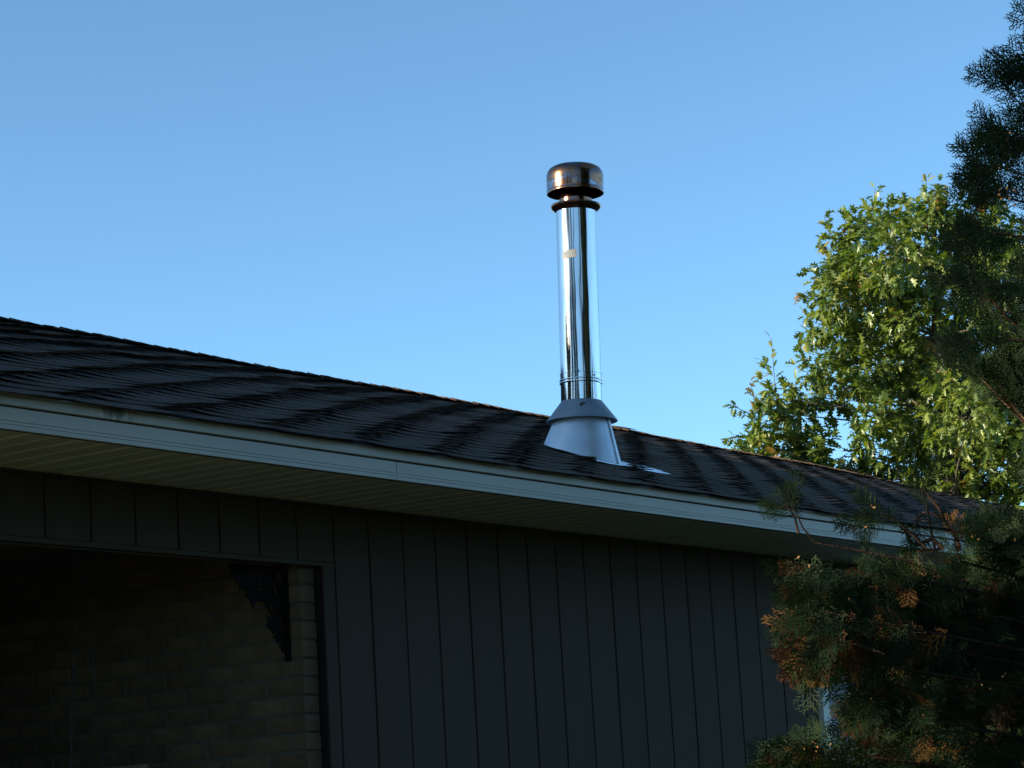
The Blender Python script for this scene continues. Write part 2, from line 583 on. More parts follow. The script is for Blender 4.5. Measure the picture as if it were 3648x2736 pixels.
# soffit: strips running from fascia to wall
sf = MB().box((X0 + 0.02, EY + 0.004, ZS + 0.016), (X1 - 0.02, WY + 0.1, ZS + 0.03)).make('soffit', M['soffit'], hs)
sv = []
SWD = 0.127
q = MB()
prof = [(0, 0.013), (0.006, 0.013), (0.022, 0.0), (SWD - 0.006, 0.0005), (SWD, 0.013)]
vs_ = [(x, EY + 0.006, z) for x, z in prof] + [(x, WY + 0.011 - 0.013, z) for x, z in prof]
fs = [(i, i + 1, 5 + i + 1, 5 + i) for i in range(4)]
sme = mesh('soffit_strip', vs_, fs, M['soffit'])
nx = int((X1 - X0 - 0.04) / SWD)
for i in range(nx):
    o = link('soffit_strip', sme, sf)
    o.location = (X0 + 0.02 + SWD * i, 0, ZS + 0.001 + random.uniform(-.0008, .0008))
MB().box((X0 + 0.03, WY - 0.016, ZS - 0.010), (X1 - 0.42, WY - 0.003, ZS + 0.0005)).make('soffit_channel', M['siding'], hs)

# fascia: upper band and lower boards with two fine ribs
HM = 0.0784
joints = [X0, 8.11, 12.858, 17.6, 22.35, 27.1, X1]
fz = [(0, 0), (0, HM * 0.20), (0.003, HM * 0.215), (0, HM * 0.23), (0, HM * 0.36), (0.003, HM * 0.375), (0, HM * 0.39), (0, HM - 0.001), (0.008, HM)]
for a, b in zip(joints[:-1], joints[1:]):
    n = len(fz)
    xs = (a + 0.0015, b - 0.0015)
    vs_ = [(xs[0], EY + y - 0.004, ZS - 0.004 + z) for y, z in fz] + [(xs[1], EY + y - 0.004, ZS - 0.004 + z) for y, z in fz]
    vs_ += [(xs[0], EY + 0.012, ZS - 0.004), (xs[1], EY + 0.012, ZS - 0.004)]
    fs = [(i, i + n, i + 1 + n, i + 1) for i in range(n - 1)] + [(0, 2 * n, 2 * n + 1, n)]
    link('fascia_board', mesh('fascia_board', vs_, fs, M['fascia']), hs)
MB().box((X0, EY - 0.016, ZS + HM + 0.0015), (X1, EY + 0.03, ZF - 0.006), 0.002).make('fascia_trim', M['fascia'], hs)
MB().box((X0, EY + 0.0135, ZS - 0.003), (X1, EY + 0.03, ZS + HM - 0.006)).make('fascia_backing', M['deck'], hs)

# roof deck
def strip_grid(x0, x1, wds, lift, nx_):
    vs_, fs = [], []
    for i in range(nx_ + 1):
        x = x0 + (x1 - x0) * i / nx_
        for wd in wds:
            vs_.append((x, EY + wd, roof_z(wd, x) + wob(x, wd) + lift))
    k = len(wds)
    for i in range(nx_):
        for j in range(k - 1):
            fs.append((i * k + j, (i + 1) * k + j, (i + 1) * k + j + 1, i * k + j + 1))
    return vs_, fs
wds = [-0.02] + [RIDGE * i / 22 for i in range(1, 23)]
vs_, fs = strip_grid(X0, X1, wds, -0.010, 120)
rf = link('roof', mesh('roof', vs_, fs, M['deck']), hs)
# back slope and gable ends
vs_, fs = [], []
for x in np.linspace(X0, X1, 40):
    vs_ += [(x, EY + RIDGE + 0.001, roof_z(RIDGE, x) - 0.008), (x, EY + 2 * RIDGE + .3, ZF - 0.05)]
fs = [(2 * i, 2 * i + 2, 2 * i + 3, 2 * i + 1) for i in range(39)]
link('back_slope', mesh('back_slope', vs_, fs, M['shingle']), hs)
for x in (X0 + 0.46, X1 - 0.46):
    vs_ = [(x, WY + 0.1, ZS)] + [(x, EY + wd, roof_z(wd, x) - 0.06) for wd in (0.9, 2.07, 3.4, RIDGE)] + [(x, EY + 2 * RIDGE - 0.4, ZS)]
    vs2 = [(a + 0.02, b, c_) for a, b, c_ in vs_]
    n = len(vs_)
    link('gable', mesh('gable', vs_ + vs2, [tuple(range(n)), tuple(range(2 * n - 1, n - 1, -1))] + [(i, (i + 1) % n, n + (i + 1) % n, n + i) for i in range(n)], M['siding']), hs)

# shingles: strips of two tabs, each tab cupped and curling up towards its right end
TAB, EXPO = 0.56, 0.1435
def shingle_mesh(seed, flat=1.0):
    r_ = random.Random(seed)
    vs_, fs = [], []
    us = [0, 0.12, 0.27, 0.42, 0.55, 0.68, 0.8, 0.9, 0.965, 1.0]
    vsl = [0.0, 0.05, EXPO + 0.008]
    for tb in range(2):
        lift = r_.uniform(0.016, 0.030) * flat
        st = r_.uniform(0.30, 0.52)
        jag = [r_.uniform(-0.007, 0.006) for _ in us]
        base = len(vs_)
        L = TAB - 0.012
        for u in us:
            k_ = max(0, (u - st) / (1 - st))
            curl = lift * (k_ * k_ * (3 - 2 * k_)) ** 0.8 + 0.0035 * max(0, 0.15 - u) / 0.15 + r_.uniform(0, .0012)
            j_ = jag[us.index(u)]
            for vi, v in enumerate(vsl):
                fall = 1.0 if vi == 0 else (0.52 if vi == 1 else 0.0)
                hh = 0.0018 * (1 - v / vsl[-1]) + curl * fall + 0.0005
                vs_.append((tb * TAB + 0.006 + u * L, v + (j_ if vi == 0 else 0), hh))
            vs_.append((tb * TAB + 0.006 + u * L, j_ + 0.0005, 0.0018 + curl - 0.0034))
        for i in range(len(us) - 1):
            for j in range(2):
                a_ = base + i * 4 + j
                fs.append((a_, a_ + 4, a_ + 5, a_ + 1))
            a_ = base + i * 4
            fs.append((a_ + 3, a_ + 7, a_ + 4, a_))
        e = base + (len(us) - 1) * 4
        fs.append((e + 3, e + 2, e + 1, e))
        fs.append((base, base + 1, base + 2, base + 3))
    me = mesh('shingle', vs_, fs, M['shingle'])
    me.polygons.foreach_set('use_smooth', [True] * len(me.polygons))
    me.set_sharp_from_angle(angle=R(38))
    return me
SV = [shingle_mesh(i) for i in range(16)]
EV = [shingle_mesh(100 + i, 0.3) for i in range(4)]
strips = []
s_pos = -0.028
wd = -0.062
i = 0
while wd < RIDGE - 0.09:
    sl = (roof_z(max(wd, 0) + 0.05) - roof_z(max(wd, 0) - 0.05 if wd > 0.05 else 0.0)) / (0.1 if wd > 0.05 else 0.05 + max(wd, 0)) if wd > 0.05 else T1
    ang = math.atan(sl)
    off = (0.212 * i) % (2 * TAB)
    x = X0 + 0.0 + off - 2 * TAB
    while x < X1:
        if x > X0 - 0.6 and x + 2 * TAB < X1 + 0.6:
            xc = x + TAB
            z0_ = roof_z(max(wd, 0), xc) + (T1 * wd if wd < 0 else 0)
            # local tilt along X from the wobble and the drop towards the far end
            dzdx = (roof_z(max(wd, 0), x + 2 * TAB) + wob(x + 2 * TAB, wd) - roof_z(max(wd, 0), x) - wob(x, wd)) / (2 * TAB)
            strips.append((x, EY + wd, roof_z(max(wd, 0), x) + (T1 * wd + 0.014 if wd < 0 else 0) + wob(x, wd) - 0.004, ang, math.atan(dzdx), i == 0))
        x += 2 * TAB
    wd += EXPO * math.cos(ang)
    i += 1
def seen_size(sx, sy, sz):
    d = Vector((sx + TAB, sy, sz)) - EYE
    z_ = d.dot(FWD)
    px, py = d.dot(RIGHT) / z_ * FPX + 1824, 1368 - d.dot(UP) / z_ * FPX
    infr = -150 < px < 3800
    return (1 if infr else 0.05) / z_
strips.sort(key=lambda t: -seen_size(*t[:3]))
for t in strips[:300]:
    o = link('shingle', random.choice(EV if t[5] else SV), rf)
    o.location = t[:3]
    o.rotation_euler = (t[3] + random.uniform(-.004, .004), -t[4], 0)
MBs = MB()
for t in strips[300:]:
    me = random.choice(EV if t[5] else SV)
    mt_ = Matrix.Translation(t[:3]) @ Matrix.Rotation(-t[4], 4, 'Y') @ Matrix.Rotation(t[3] + random.uniform(-.004, .004), 4, 'X')
    MBs.add([mt_ @ v.co for v in me.vertices], [tuple(p.vertices) for p in me.polygons])
o = MBs.make('far_shingles', M['shingle'], rf, angle=38)
tag(o, kind='stuff')
# ridge caps, lapped along the ridge
cv, cf = [], []
for (yy, zz) in ((-0.15, -0.050), (-0.07, -0.018), (0, 0.004), (0.07, -0.022), (0.15, -0.052)):
    cv += [(0, yy, zz + 0.010), (0.165, yy, zz), (0, yy, zz + 0.003)]
for j in range(4):
    a_ = j * 3
    cf += [(a_, a_ + 1, a_ + 4, a_ + 3), (a_ + 2, a_, a_ + 3, a_ + 5)]
RC = []
for s_ in range(4):
    rr = random.Random(s_)
    RC.append(mesh('ridge_cap', [(x, y, z_ + rr.uniform(-.002, .003)) for x, y, z_ in cv], cf, M['shingle']))
x = X0
while x < X1 - 0.14:
    o = link('ridge_cap', random.choice(RC), rf)
    o.location = (x, EY + RIDGE, roof_z(RIDGE, x) + wob(x, RIDGE) + 0.012 + random.uniform(-.002, .003))
    o.rotation_euler = (0, random.uniform(0, .02), random.uniform(-.02, .02))
    x += 0.142
# a lifted cap, dark above the lit slope right of the chimney
o = link('ridge_cap', RC[0], rf)
o.location = (17.1, EY + RIDGE - 0.02, roof_z(RIDGE, 17.1) + 0.02)
o.rotation_euler = (0.0, -0.10, 0)

# window beyond the siding, mostly behind the cedar
wn = empty('window', (0, 0, 0), hs)
WX0, WX1, WZ0, WZ1 = 12.985, 16.82, 1.36, 2.765
def wbox(name, a, b, mt, ch=0.004): return MB().box(a, b, ch).make(name, mt, wn)
wbox('frame', (WX0 - 0.005, WY - 0.03, WZ1 - 0.09), (WX1 + 0.005, WY + 0.10, WZ1), M['white'])
wbox('frame', (WX0 - 0.005, WY - 0.03, WZ0), (WX0 + 0.085, WY + 0.10, WZ1 - 0.0905), M['white'])
wbox('frame', (WX1 - 0.085, WY - 0.03, WZ0), (WX1 + 0.005, WY + 0.10, WZ1 - 0.0905), M['white'])
wbox('sill', (WX0 - 0.03, WY - 0.07, WZ0 - 0.05), (WX1 + 0.03, WY + 0.10, WZ0 - 0.0005), M['white'])
n_s = 4
ww = (WX1 - WX0 - 0.17) / n_s
for i in range(n_s):
    a = WX0 + 0.085 + ww * i
    q = MB()
    for bx in (((a + .0005, WZ0 + .0005), (a + 0.05, WZ1 - 0.091)), ((a + ww - 0.05, WZ0 + .0005), (a + ww - .0005, WZ1 - 0.091)),
               ((a + 0.0505, WZ0 + .0005), (a + ww - 0.0505, WZ0 + 0.06)), ((a + 0.0505, WZ1 - 0.15), (a + ww - 0.0505, WZ1 - 0.091))):
        q.box((bx[0][0], WY + 0.01, bx[0][1]), (bx[1][0], WY + 0.05, bx[1][1]), 0.003)
    q.make('sash', M['white'], wn)
    MB().box((a + 0.045, WY + 0.028, WZ0 + 0.05), (a + ww - 0.045, WY + 0.034, WZ1 - 0.14)).make('pane', M['glass'], wn)
# half-drawn pale curtains hang in front of the dark room, seen through the outer sashes: opaque roller blinds
for i in (0, 3):
    a = WX0 + 0.085 + ww * i
    vs_, fs = [], []
    for k in range(25):
        xx = a + 0.045 + (ww - 0.09) * k / 24
        yy = WY + 0.022 + 0.0025 * math.sin(k * 1.9)
        vs_ += [(xx, yy, WZ0 + 0.06), (xx, yy, WZ1 - 0.15)]
    fs = [(2 * k, 2 * k + 2, 2 * k + 3, 2 * k + 1) for k in range(24)]
    link('blind', mesh('blind', vs_, fs, M['curtain']), wn)

# ------------------------------------------------------------------ chimney pipe
BASE = Vector((11.1522, 7.3114, 3.5967))
H2 = math.hypot(BASE.x, BASE.y)
LAT = Vector((BASE.y / H2, -BASE.x / H2, 0))
AX = (Vector((0, 0, 1)) + LAT * 0.034).normalized()
ch = empty('chimney_pipe', BASE)
ch.rotation_mode = 'QUATERNION'
ch.rotation_quaternion = AX.to_track_quat('Z', 'Y')
# keep the empty's own X axis along world X as nearly as possible
xa = (Vector((1, 0, 0)) - AX * AX.x).normalized()
ya = AX.cross(xa)
ch.matrix_world = Matrix.Translation(BASE) @ Matrix((xa, ya, AX)).transposed().to_4x4() @ Matrix.Scale(1.025, 4)
tag(ch, 'tall shiny stainless steel chimney pipe with bronze round cap, standing on the shingle roof', 'chimney')
TC = math.atan2(-BASE.y, -BASE.x)   # direction towards the viewer's side
PR = 0.1105
def lz(name, prof, mt, n=96, ang=35, closed=False, parent=ch):
    return MB().lathe(prof, n, closed).make(name, mt, parent, angle=ang)
Z = lambda zz: zz - 3.548
lz('lower_pipe', [(PR, 0.02), (PR, Z(3.938))], M['steel'])
lb = lz('locking_band', [(PR, Z(3.936)), (PR + .0045, Z(3.938)), (PR + .0055, Z(3.942)), (PR + .0045, Z(3.947)), (PR + .0008, Z(3.9475)), (PR + .0008, Z(3.953)),
                    (PR + .0045, Z(3.9535)), (PR + .0055, Z(3.957)), (PR + .0042, Z(3.961)), (PR + .0015, Z(3.9615)), (PR + .0015, Z(3.988)), (PR + .003, Z(3.989)),
                    (PR + .003, Z(3.992)), (PR, Z(3.993))], M['steel'])
lz('upper_pipe', [(PR, Z(3.9925)), (PR - 0.001, Z(4.4)), (PR - 0.001, Z(4.905))], M['steel'])
for da in (-0.62, -0.42, 0.72, 2.4, 3.6):
    th = TC + da
    q = MB()
    c0 = Vector((math.cos(th), math.sin(th), 0))
    t0 = Vector((-math.sin(th), math.cos(th), 0))
    poly = [(0.0045 * math.cos(k * math.pi / 4), 0.0045 * math.sin(k * math.pi / 4)) for k in range(8)]
    q.prism(poly, c0 * (PR + 0.003) + Vector((0, 0, Z(3.972))), t0, Vector((0, 0, 1)), c0, 0.004)
    q.make('rivet', M['bolt'] if da in (0.72,) else M['steel'], lb)
# latch disc of the band
th = TC - 0.13
c0 = Vector((math.cos(th), math.sin(th), 0)); t0 = Vector((-math.sin(th), math.cos(th), 0))
MB().prism([(0.009 * math.cos(k * math.pi / 6), 0.011 * math.sin(k * math.pi / 6)) for k in range(12)], c0 * (PR + 0.003) + Vector((0, 0, Z(3.992))), t0, Vector((0, 0, 1)), c0, 0.003).make('latch', M['galvdark'], lb)
q = MB()
for th in (TC + 0.16, TC - 0.05):
    c0 = Vector((math.cos(th), math.sin(th), 0))
    q.tube([c0 * (PR - .0008) + Vector((0, 0, Z(3.996))), c0 * (PR - .0018) + Vector((0, 0, Z(4.4))), c0 * (PR - .0018) + Vector((0, 0, Z(4.9)))], 0.0016, 5)
    break
q.make('weld_seam', M['steel'], ch)
# paper label on the pipe
vs_, fs = [], []
for k in range(13):
    th = TC - R(46) + R(45) * k / 12
    for zz in (4.618, 4.662):
        vs_.append(((PR + 0.0006) * math.cos(th), (PR + 0.0006) * math.sin(th), Z(zz + 0.005 * (k / 12 - .5))))
fs = [(2 * k, 2 * k + 2, 2 * k + 3, 2 * k + 1) for k in range(12)]
link('paper_label', mesh('paper_label', vs_, fs, M['tape']), ch)
# flared ring, neck and cap
lz('collar_ring', [(PR - .0015, Z(4.895)), (PR + .004, Z(4.898)), (0.130, Z(4.912)), (0.137, Z(4.919)), (0.1385, Z(4.927)), (0.135, Z(4.934)), (0.127, Z(4.936)),
                   (0.112, Z(4.931)), (0.095, Z(4.938)), (0.088, Z(4.942))], M['cap'])
lz('neck', [(0.091, Z(4.935)), (0.0905, Z(4.965)), (0.093, Z(4.968)), (0.0905, Z(4.972)), (0.0905, Z(5.06))], M['cap'])
cp = lz('cap', [(0.1535, Z(5.000)), (0.156, Z(4.9985)), (0.1572, Z(5.002)), (0.1572, Z(5.008)), (0.1555, Z(5.012)), (0.156, Z(5.022)), (0.1575, Z(5.085)), (0.1565, Z(5.103)), (0.151, Z(5.122)),
           (0.140, Z(5.138)), (0.122, Z(5.149)), (0.09, Z(5.156)), (0.05, Z(5.159)), (0.001, Z(5.160))], M['cap'], ang=50)
lz('cap_underside', [(0.1535, Z(5.000)), (0.152, Z(5.05)), (0.0905, Z(5.058))], M['capdark'], parent=cp)
# storm collar and its draw bolt
sc_ = lz('storm_collar', [(PR + .001, Z(3.842)), (PR + .004, Z(3.838)), (0.192, Z(3.736)), (0.1925, Z(3.732)), (0.190, Z(3.7335)), (PR + .002, Z(3.832))], M['galvdark'])
def on_cone(th, r, dz=0.0):
    zc = Z(3.838) + (Z(3.736) - Z(3.838)) * (r - PR - .004) / (0.192 - PR - .004)
    return Vector((r * math.cos(th), r * math.sin(th), zc + dz))
q = MB()
th = TC - 0.01
q.tube([on_cone(th, PR + .006, .001), on_cone(th, 0.191, .001)], 0.0028, 6)
q.make('seam', M['galvdark'], sc_)
q = MB()
q.tube([on_cone(th - .05, 0.142, .006), on_cone(th + .16, 0.140, .010)], 0.0028, 6)
q.tube([on_cone(th, 0.147, .001), on_cone(th, 0.147, .016)], 0.006, 6)
q.make('draw_bolt', M['bolt'], sc_)
# tapered flashing cone standing on its base sheet
n = 64
vs_, fs = [], []
for k in range(n):
    a_ = 2 * math.pi * k / n
    ct, st_ = math.cos(a_), math.sin(a_)
    vs_.append((0.148 * ct, 0.148 * st_, Z(3.752)))
    wx, wy = 0.209 * ct, 0.209 * st_
    vs_.append((wx, wy, T1 * wy - wx * 0.034 * LAT.x + 0.002))
fs = [(2 * k, 2 * k + 1, 2 * ((k + 1) % n) + 1, 2 * ((k + 1) % n)) for k in range(n)]
fc = link('flashing_cone', mesh('flashing_cone', vs_, fs, M['galv'], True), ch)
th = TC + R(66)
d0 = Vector((math.cos(th), math.sin(th), 0))
t1_ = Vector((-math.sin(th), math.cos(th), 0))
q = MB()
lo = d0 * 0.209; lo.z = T1 * lo.y + 0.004
hi = d0 * 0.150; hi.z = Z(3.75)
vv = []
for p_ in (lo, hi):
    for s1, s2 in ((-.010, 0), (.010, 0), (.010, .007), (-.010, .007)):
        vv.append(p_ + t1_ * s1 + d0 * s2)
q.add(vv, [(0, 1, 5, 4), (1, 2, 6, 5), (2, 3, 7, 6), (3, 0, 4, 7), (0, 3, 2, 1), (4, 5, 6, 7)])
q.make('folded_seam', M['galv'], fc)
pl_ = MB()
sa = math.atan(T1)
gvs, gfs = [], []
NXP = 24
for i in range(NXP + 1):
    xx = -0.24 + 0.86 * i / NXP
    for yy in (-0.245, -0.2445, 0.0, 0.05):
        lift = (0.010 + 0.0008 * math.sin(i * 1.3) + (0.004 if yy < -.2 else 0)) if yy < 0.01 else 0.0
        if yy == -0.245: lift -= 0.004
        gvs.append((xx, yy, T1 * yy + lift - 0.034 * xx * LAT.x * 0))
for i in range(NXP):
    for j in range(3):
        gfs.append((i * 4 + j, (i + 1) * 4 + j, (i + 1) * 4 + j + 1, i * 4 + j + 1))
link('base_sheet', mesh('base_sheet', gvs, gfs, M['lead']), ch)

# ------------------------------------------------------------------ iron bracket under the lintel
BR = Vector((8.315, 7.07, 2.80))
br = empty('iron_bracket', BR)
tag(br, 'black ornamental iron corner bracket with vine leaves, under the lintel against the brick', 'bracket')
XL, ZL, YL = Vector((-1, 0, 0)), Vector((0, 0, -1)), Vector((0, 1, 0))
MB().box((-0.024, -0.012, -0.415), (-0.002, 0.012, 0.0), 0.003).make('upright', M['iron'], br)
MB().box((-0.375, -0.012, -0.020), (-0.025, 0.012, 0.0), 0.003).make('top_bar', M['iron'], br)
q = MB()
def P2(x, z_): return Vector((-x * 0.84, 0, -z_))
q.tube([P2(0.43, 0.02), P2(0.36, 0.06), P2(0.27, 0.10), P2(0.18, 0.155), P2(0.12, 0.22), P2(0.07, 0.30), P2(0.03, 0.39)], [.007, .008, .009, .009, .009, .008, .006], 6)
q.tube([P2(0.25, 0.11), P2(0.19, 0.09), P2(0.13, 0.10), P2(0.11, 0.05), P2(0.16, 0.03), P2(0.2, 0.05)], .006, 6)
q.tube([P2(0.12, 0.21), P2(0.08, 0.17), P2(0.05, 0.2), P2(0.04, 0.13), P2(0.02, 0.1)], .006, 6)
q.tube([P2(0.11, 0.005), P2(0.09, 0.07), P2(0.05, 0.13), P2(0.02, 0.17)], .008, 6)
q.make('scroll', M['iron'], br)
leafp = []
for k in range(10):
    a_ = -math.pi / 2 + 2 * math.pi * k / 10
    rr = (1.0 if k % 2 == 0 else 0.6)
    leafp.append((rr * math.cos(a_), rr * math.sin(a_) * 1.1))
lfm = {}
for (x_, z_, s_, rot) in ((0.40, .045, .042, .3), (0.33, .075, .055, 1.1), (0.345, .03, .035, 2), (0.27, .13, .055, .5), (0.24, .06, .040, 1.8), (0.285, .055, .035, 0.2), (0.15, .06, .040, .9),
                          (0.165, .13, .040, 2.2), (0.10, .15, .045, .1), (0.055, .19, .040, 1.3), (0.13, .255, .042, .7), (0.085, .25, .040, 2.6), (0.08, .31, .035, 1.6), (0.045, .35, .03, .4), (0.05, .10, .03, 2.9)):
    q = MB()
    cr_, sr = math.cos(rot), math.sin(rot)
    poly = [((px * cr_ - py * sr) * s_, (px * sr + py * cr_) * s_) for px, py in leafp]
    q.prism(poly, P2(x_, z_), XL, Vector((0, random.uniform(-.3, .3), -1)).normalized(), YL, 0.006)
    q.make('leaf', M['iron'], br)

# ------------------------------------------------------------------ porch swing
sw = empty('porch_swing', (7.7, 8.2, 0.95))
tag(sw, 'wooden porch swing hanging on thin metal chains in front of the brick wall', 'swing')
def W2(p): return Vector(p) - Vector((7.7, 8.2, 0.95))
def wb(name, a, b): return MB().box(W2(a), W2(b), 0.004).make(name, M['swing'], sw)
wb('top_rail', (7.93, 7.61, 1.935), (7.965, 8.85, 1.972))
for k in range(9):
    wb('back_slat', (7.936, 7.66 + .14 * k, 1.46), (7.956, 7.72 + .14 * k, 1.9345))
for k in range(5):
    wb('seat_slat', (7.45 + .098 * k, 7.61, 1.43), (7.53 + .098 * k, 8.85, 1.455))
for yy in (7.62, 8.79):
    wb('armrest', (7.42, yy, 1.68), (7.929, yy + 0.05, 1.71))
    wb('arm_post', (7.45, yy + .005, 1.456), (7.49, yy + 0.045, 1.6795))
def chain(p0, p1, n_skip=0):
    p0, p1 = W2(p0), W2(p1)
    L = (p1 - p0).length
    pitch = 0.027
    n_ = int(L / pitch)
    t_ = (p1 - p0).normalized()
    a_ = t_.cross(Vector((0, 1, 0))).normalized()
    b_ = t_.cross(a_)
    q = MB()
    for i in range(n_):
        c_ = p0 + t_ * (pitch * (i + .5))
        side = a_ if i % 2 else b_
        side = (side + (b_ if i % 2 else a_) * 0.35).normalized()
        pts = [c_ + t_ * (0.0165 * math.sin(w_)) + side * (0.0075 * math.cos(w_)) for w_ in [k * math.pi / 4 for k in range(9)]]
        q.tube(pts, 0.0021, 5, caps=False)
    q.make('chain', M['chain'], sw)
for (py_, s_) in ((7.87, 1), (8.75, 1)):
    chain((7.95, py_, 1.96), (7.84, py_, 3.028))
    chain((7.72, py_, 1.70), (7.83, py_ , 3.028))

# ------------------------------------------------------------------ thuja (cedar) in front of the house
def frond(seed):
    """Flat scale-leaf spray, unit length along +Y in the XY plane, triangles."""
    r_ = random.Random(seed)
    V, F = [], []
    def spike(p, d, L, wd_, h):
        s = np.array([-d[1], d[0]])
        b = len(V)
        V.append((*(p + s * wd_ * .5), h)); V.append((*(p - s * wd_ * .5), h))
        V.append((*(p + d * L * .62 - s * wd_ * .42), h + r_.uniform(-.012, .012))); V.append((*(p + d * L * .62 + s * wd_ * .42), h + r_.uniform(-.012, .012)))
        V.append((*(p + d * L), h + r_.uniform(-.02, .02)))
        F.append((b, b + 1, b + 2)); F.append((b, b + 2, b + 3)); F.append((b + 3, b + 2, b + 4))
    p = np.array([0.0, 0.0])
    d = np.array([0.0, 1.0])
    segs = 11
    bend = r_.uniform(-.03, .03)
    for i in range(segs):
        t = i / segs
        L = 1.0 / segs
        an = math.atan2(d[1], d[0]) + bend
        d = np.array([math.cos(an), math.sin(an)])
        s = np.array([-d[1], d[0]])
        h = -0.10 * t * t
        b = len(V)
        wd_ = 0.026 * (1 - .5 * t)
        V.extend([(*(p + s * wd_ / 2), h), (*(p - s * wd_ / 2), h), (*(p + d * L * 1.05 - s * wd_ / 2), h - .02 * t), (*(p + d * L * 1.05 + s * wd_ / 2), h - .02 * t)])
        F.append((b, b + 1, b + 2)); F.append((b, b + 2, b + 3))
        side = 1 if i % 2 else -1
        for sd_ in ((side,) if i < 9 else (1, -1)):
            ang = math.atan2(d[1], d[0]) + sd_ * R(r_.uniform(34, 50))
            bl = (0.46 * math.sin(math.pi * (0.18 + 0.72 * t)) + 0.06) * r_.uniform(.8, 1.1)
            bd = np.array([math.cos(ang), math.sin(ang)])
            spike(p, bd, bl, 0.026, h)
            nsub = int(bl / 0.075)
            for k in range(1, nsub + 1):
                q_ = p + bd * bl * k / (nsub + 1)
                sdd = 1 if k % 2 else -1
                a2 = ang + sdd * R(r_.uniform(32, 46))
                b2 = np.array([math.cos(a2), math.sin(a2)])
                s2 = np.array([-b2[1], b2[0]])
                l2 = bl * .42 * (1.1 - k / (nsub + 2)) + .035
                b = len(V)
                hh = h + r_.uniform(-.015, .015)
                V.extend([(*(q_ + s2 * .013), hh), (*(q_ - s2 * .013), hh), (*(q_ + b2 * l2), hh + r_.uniform(-.03, .02))])
                F.append((b, b + 1, b + 2))
        p = p + d * L
    return np.array(V), np.array(F)
FR = [frond(i) for i in range(7)]

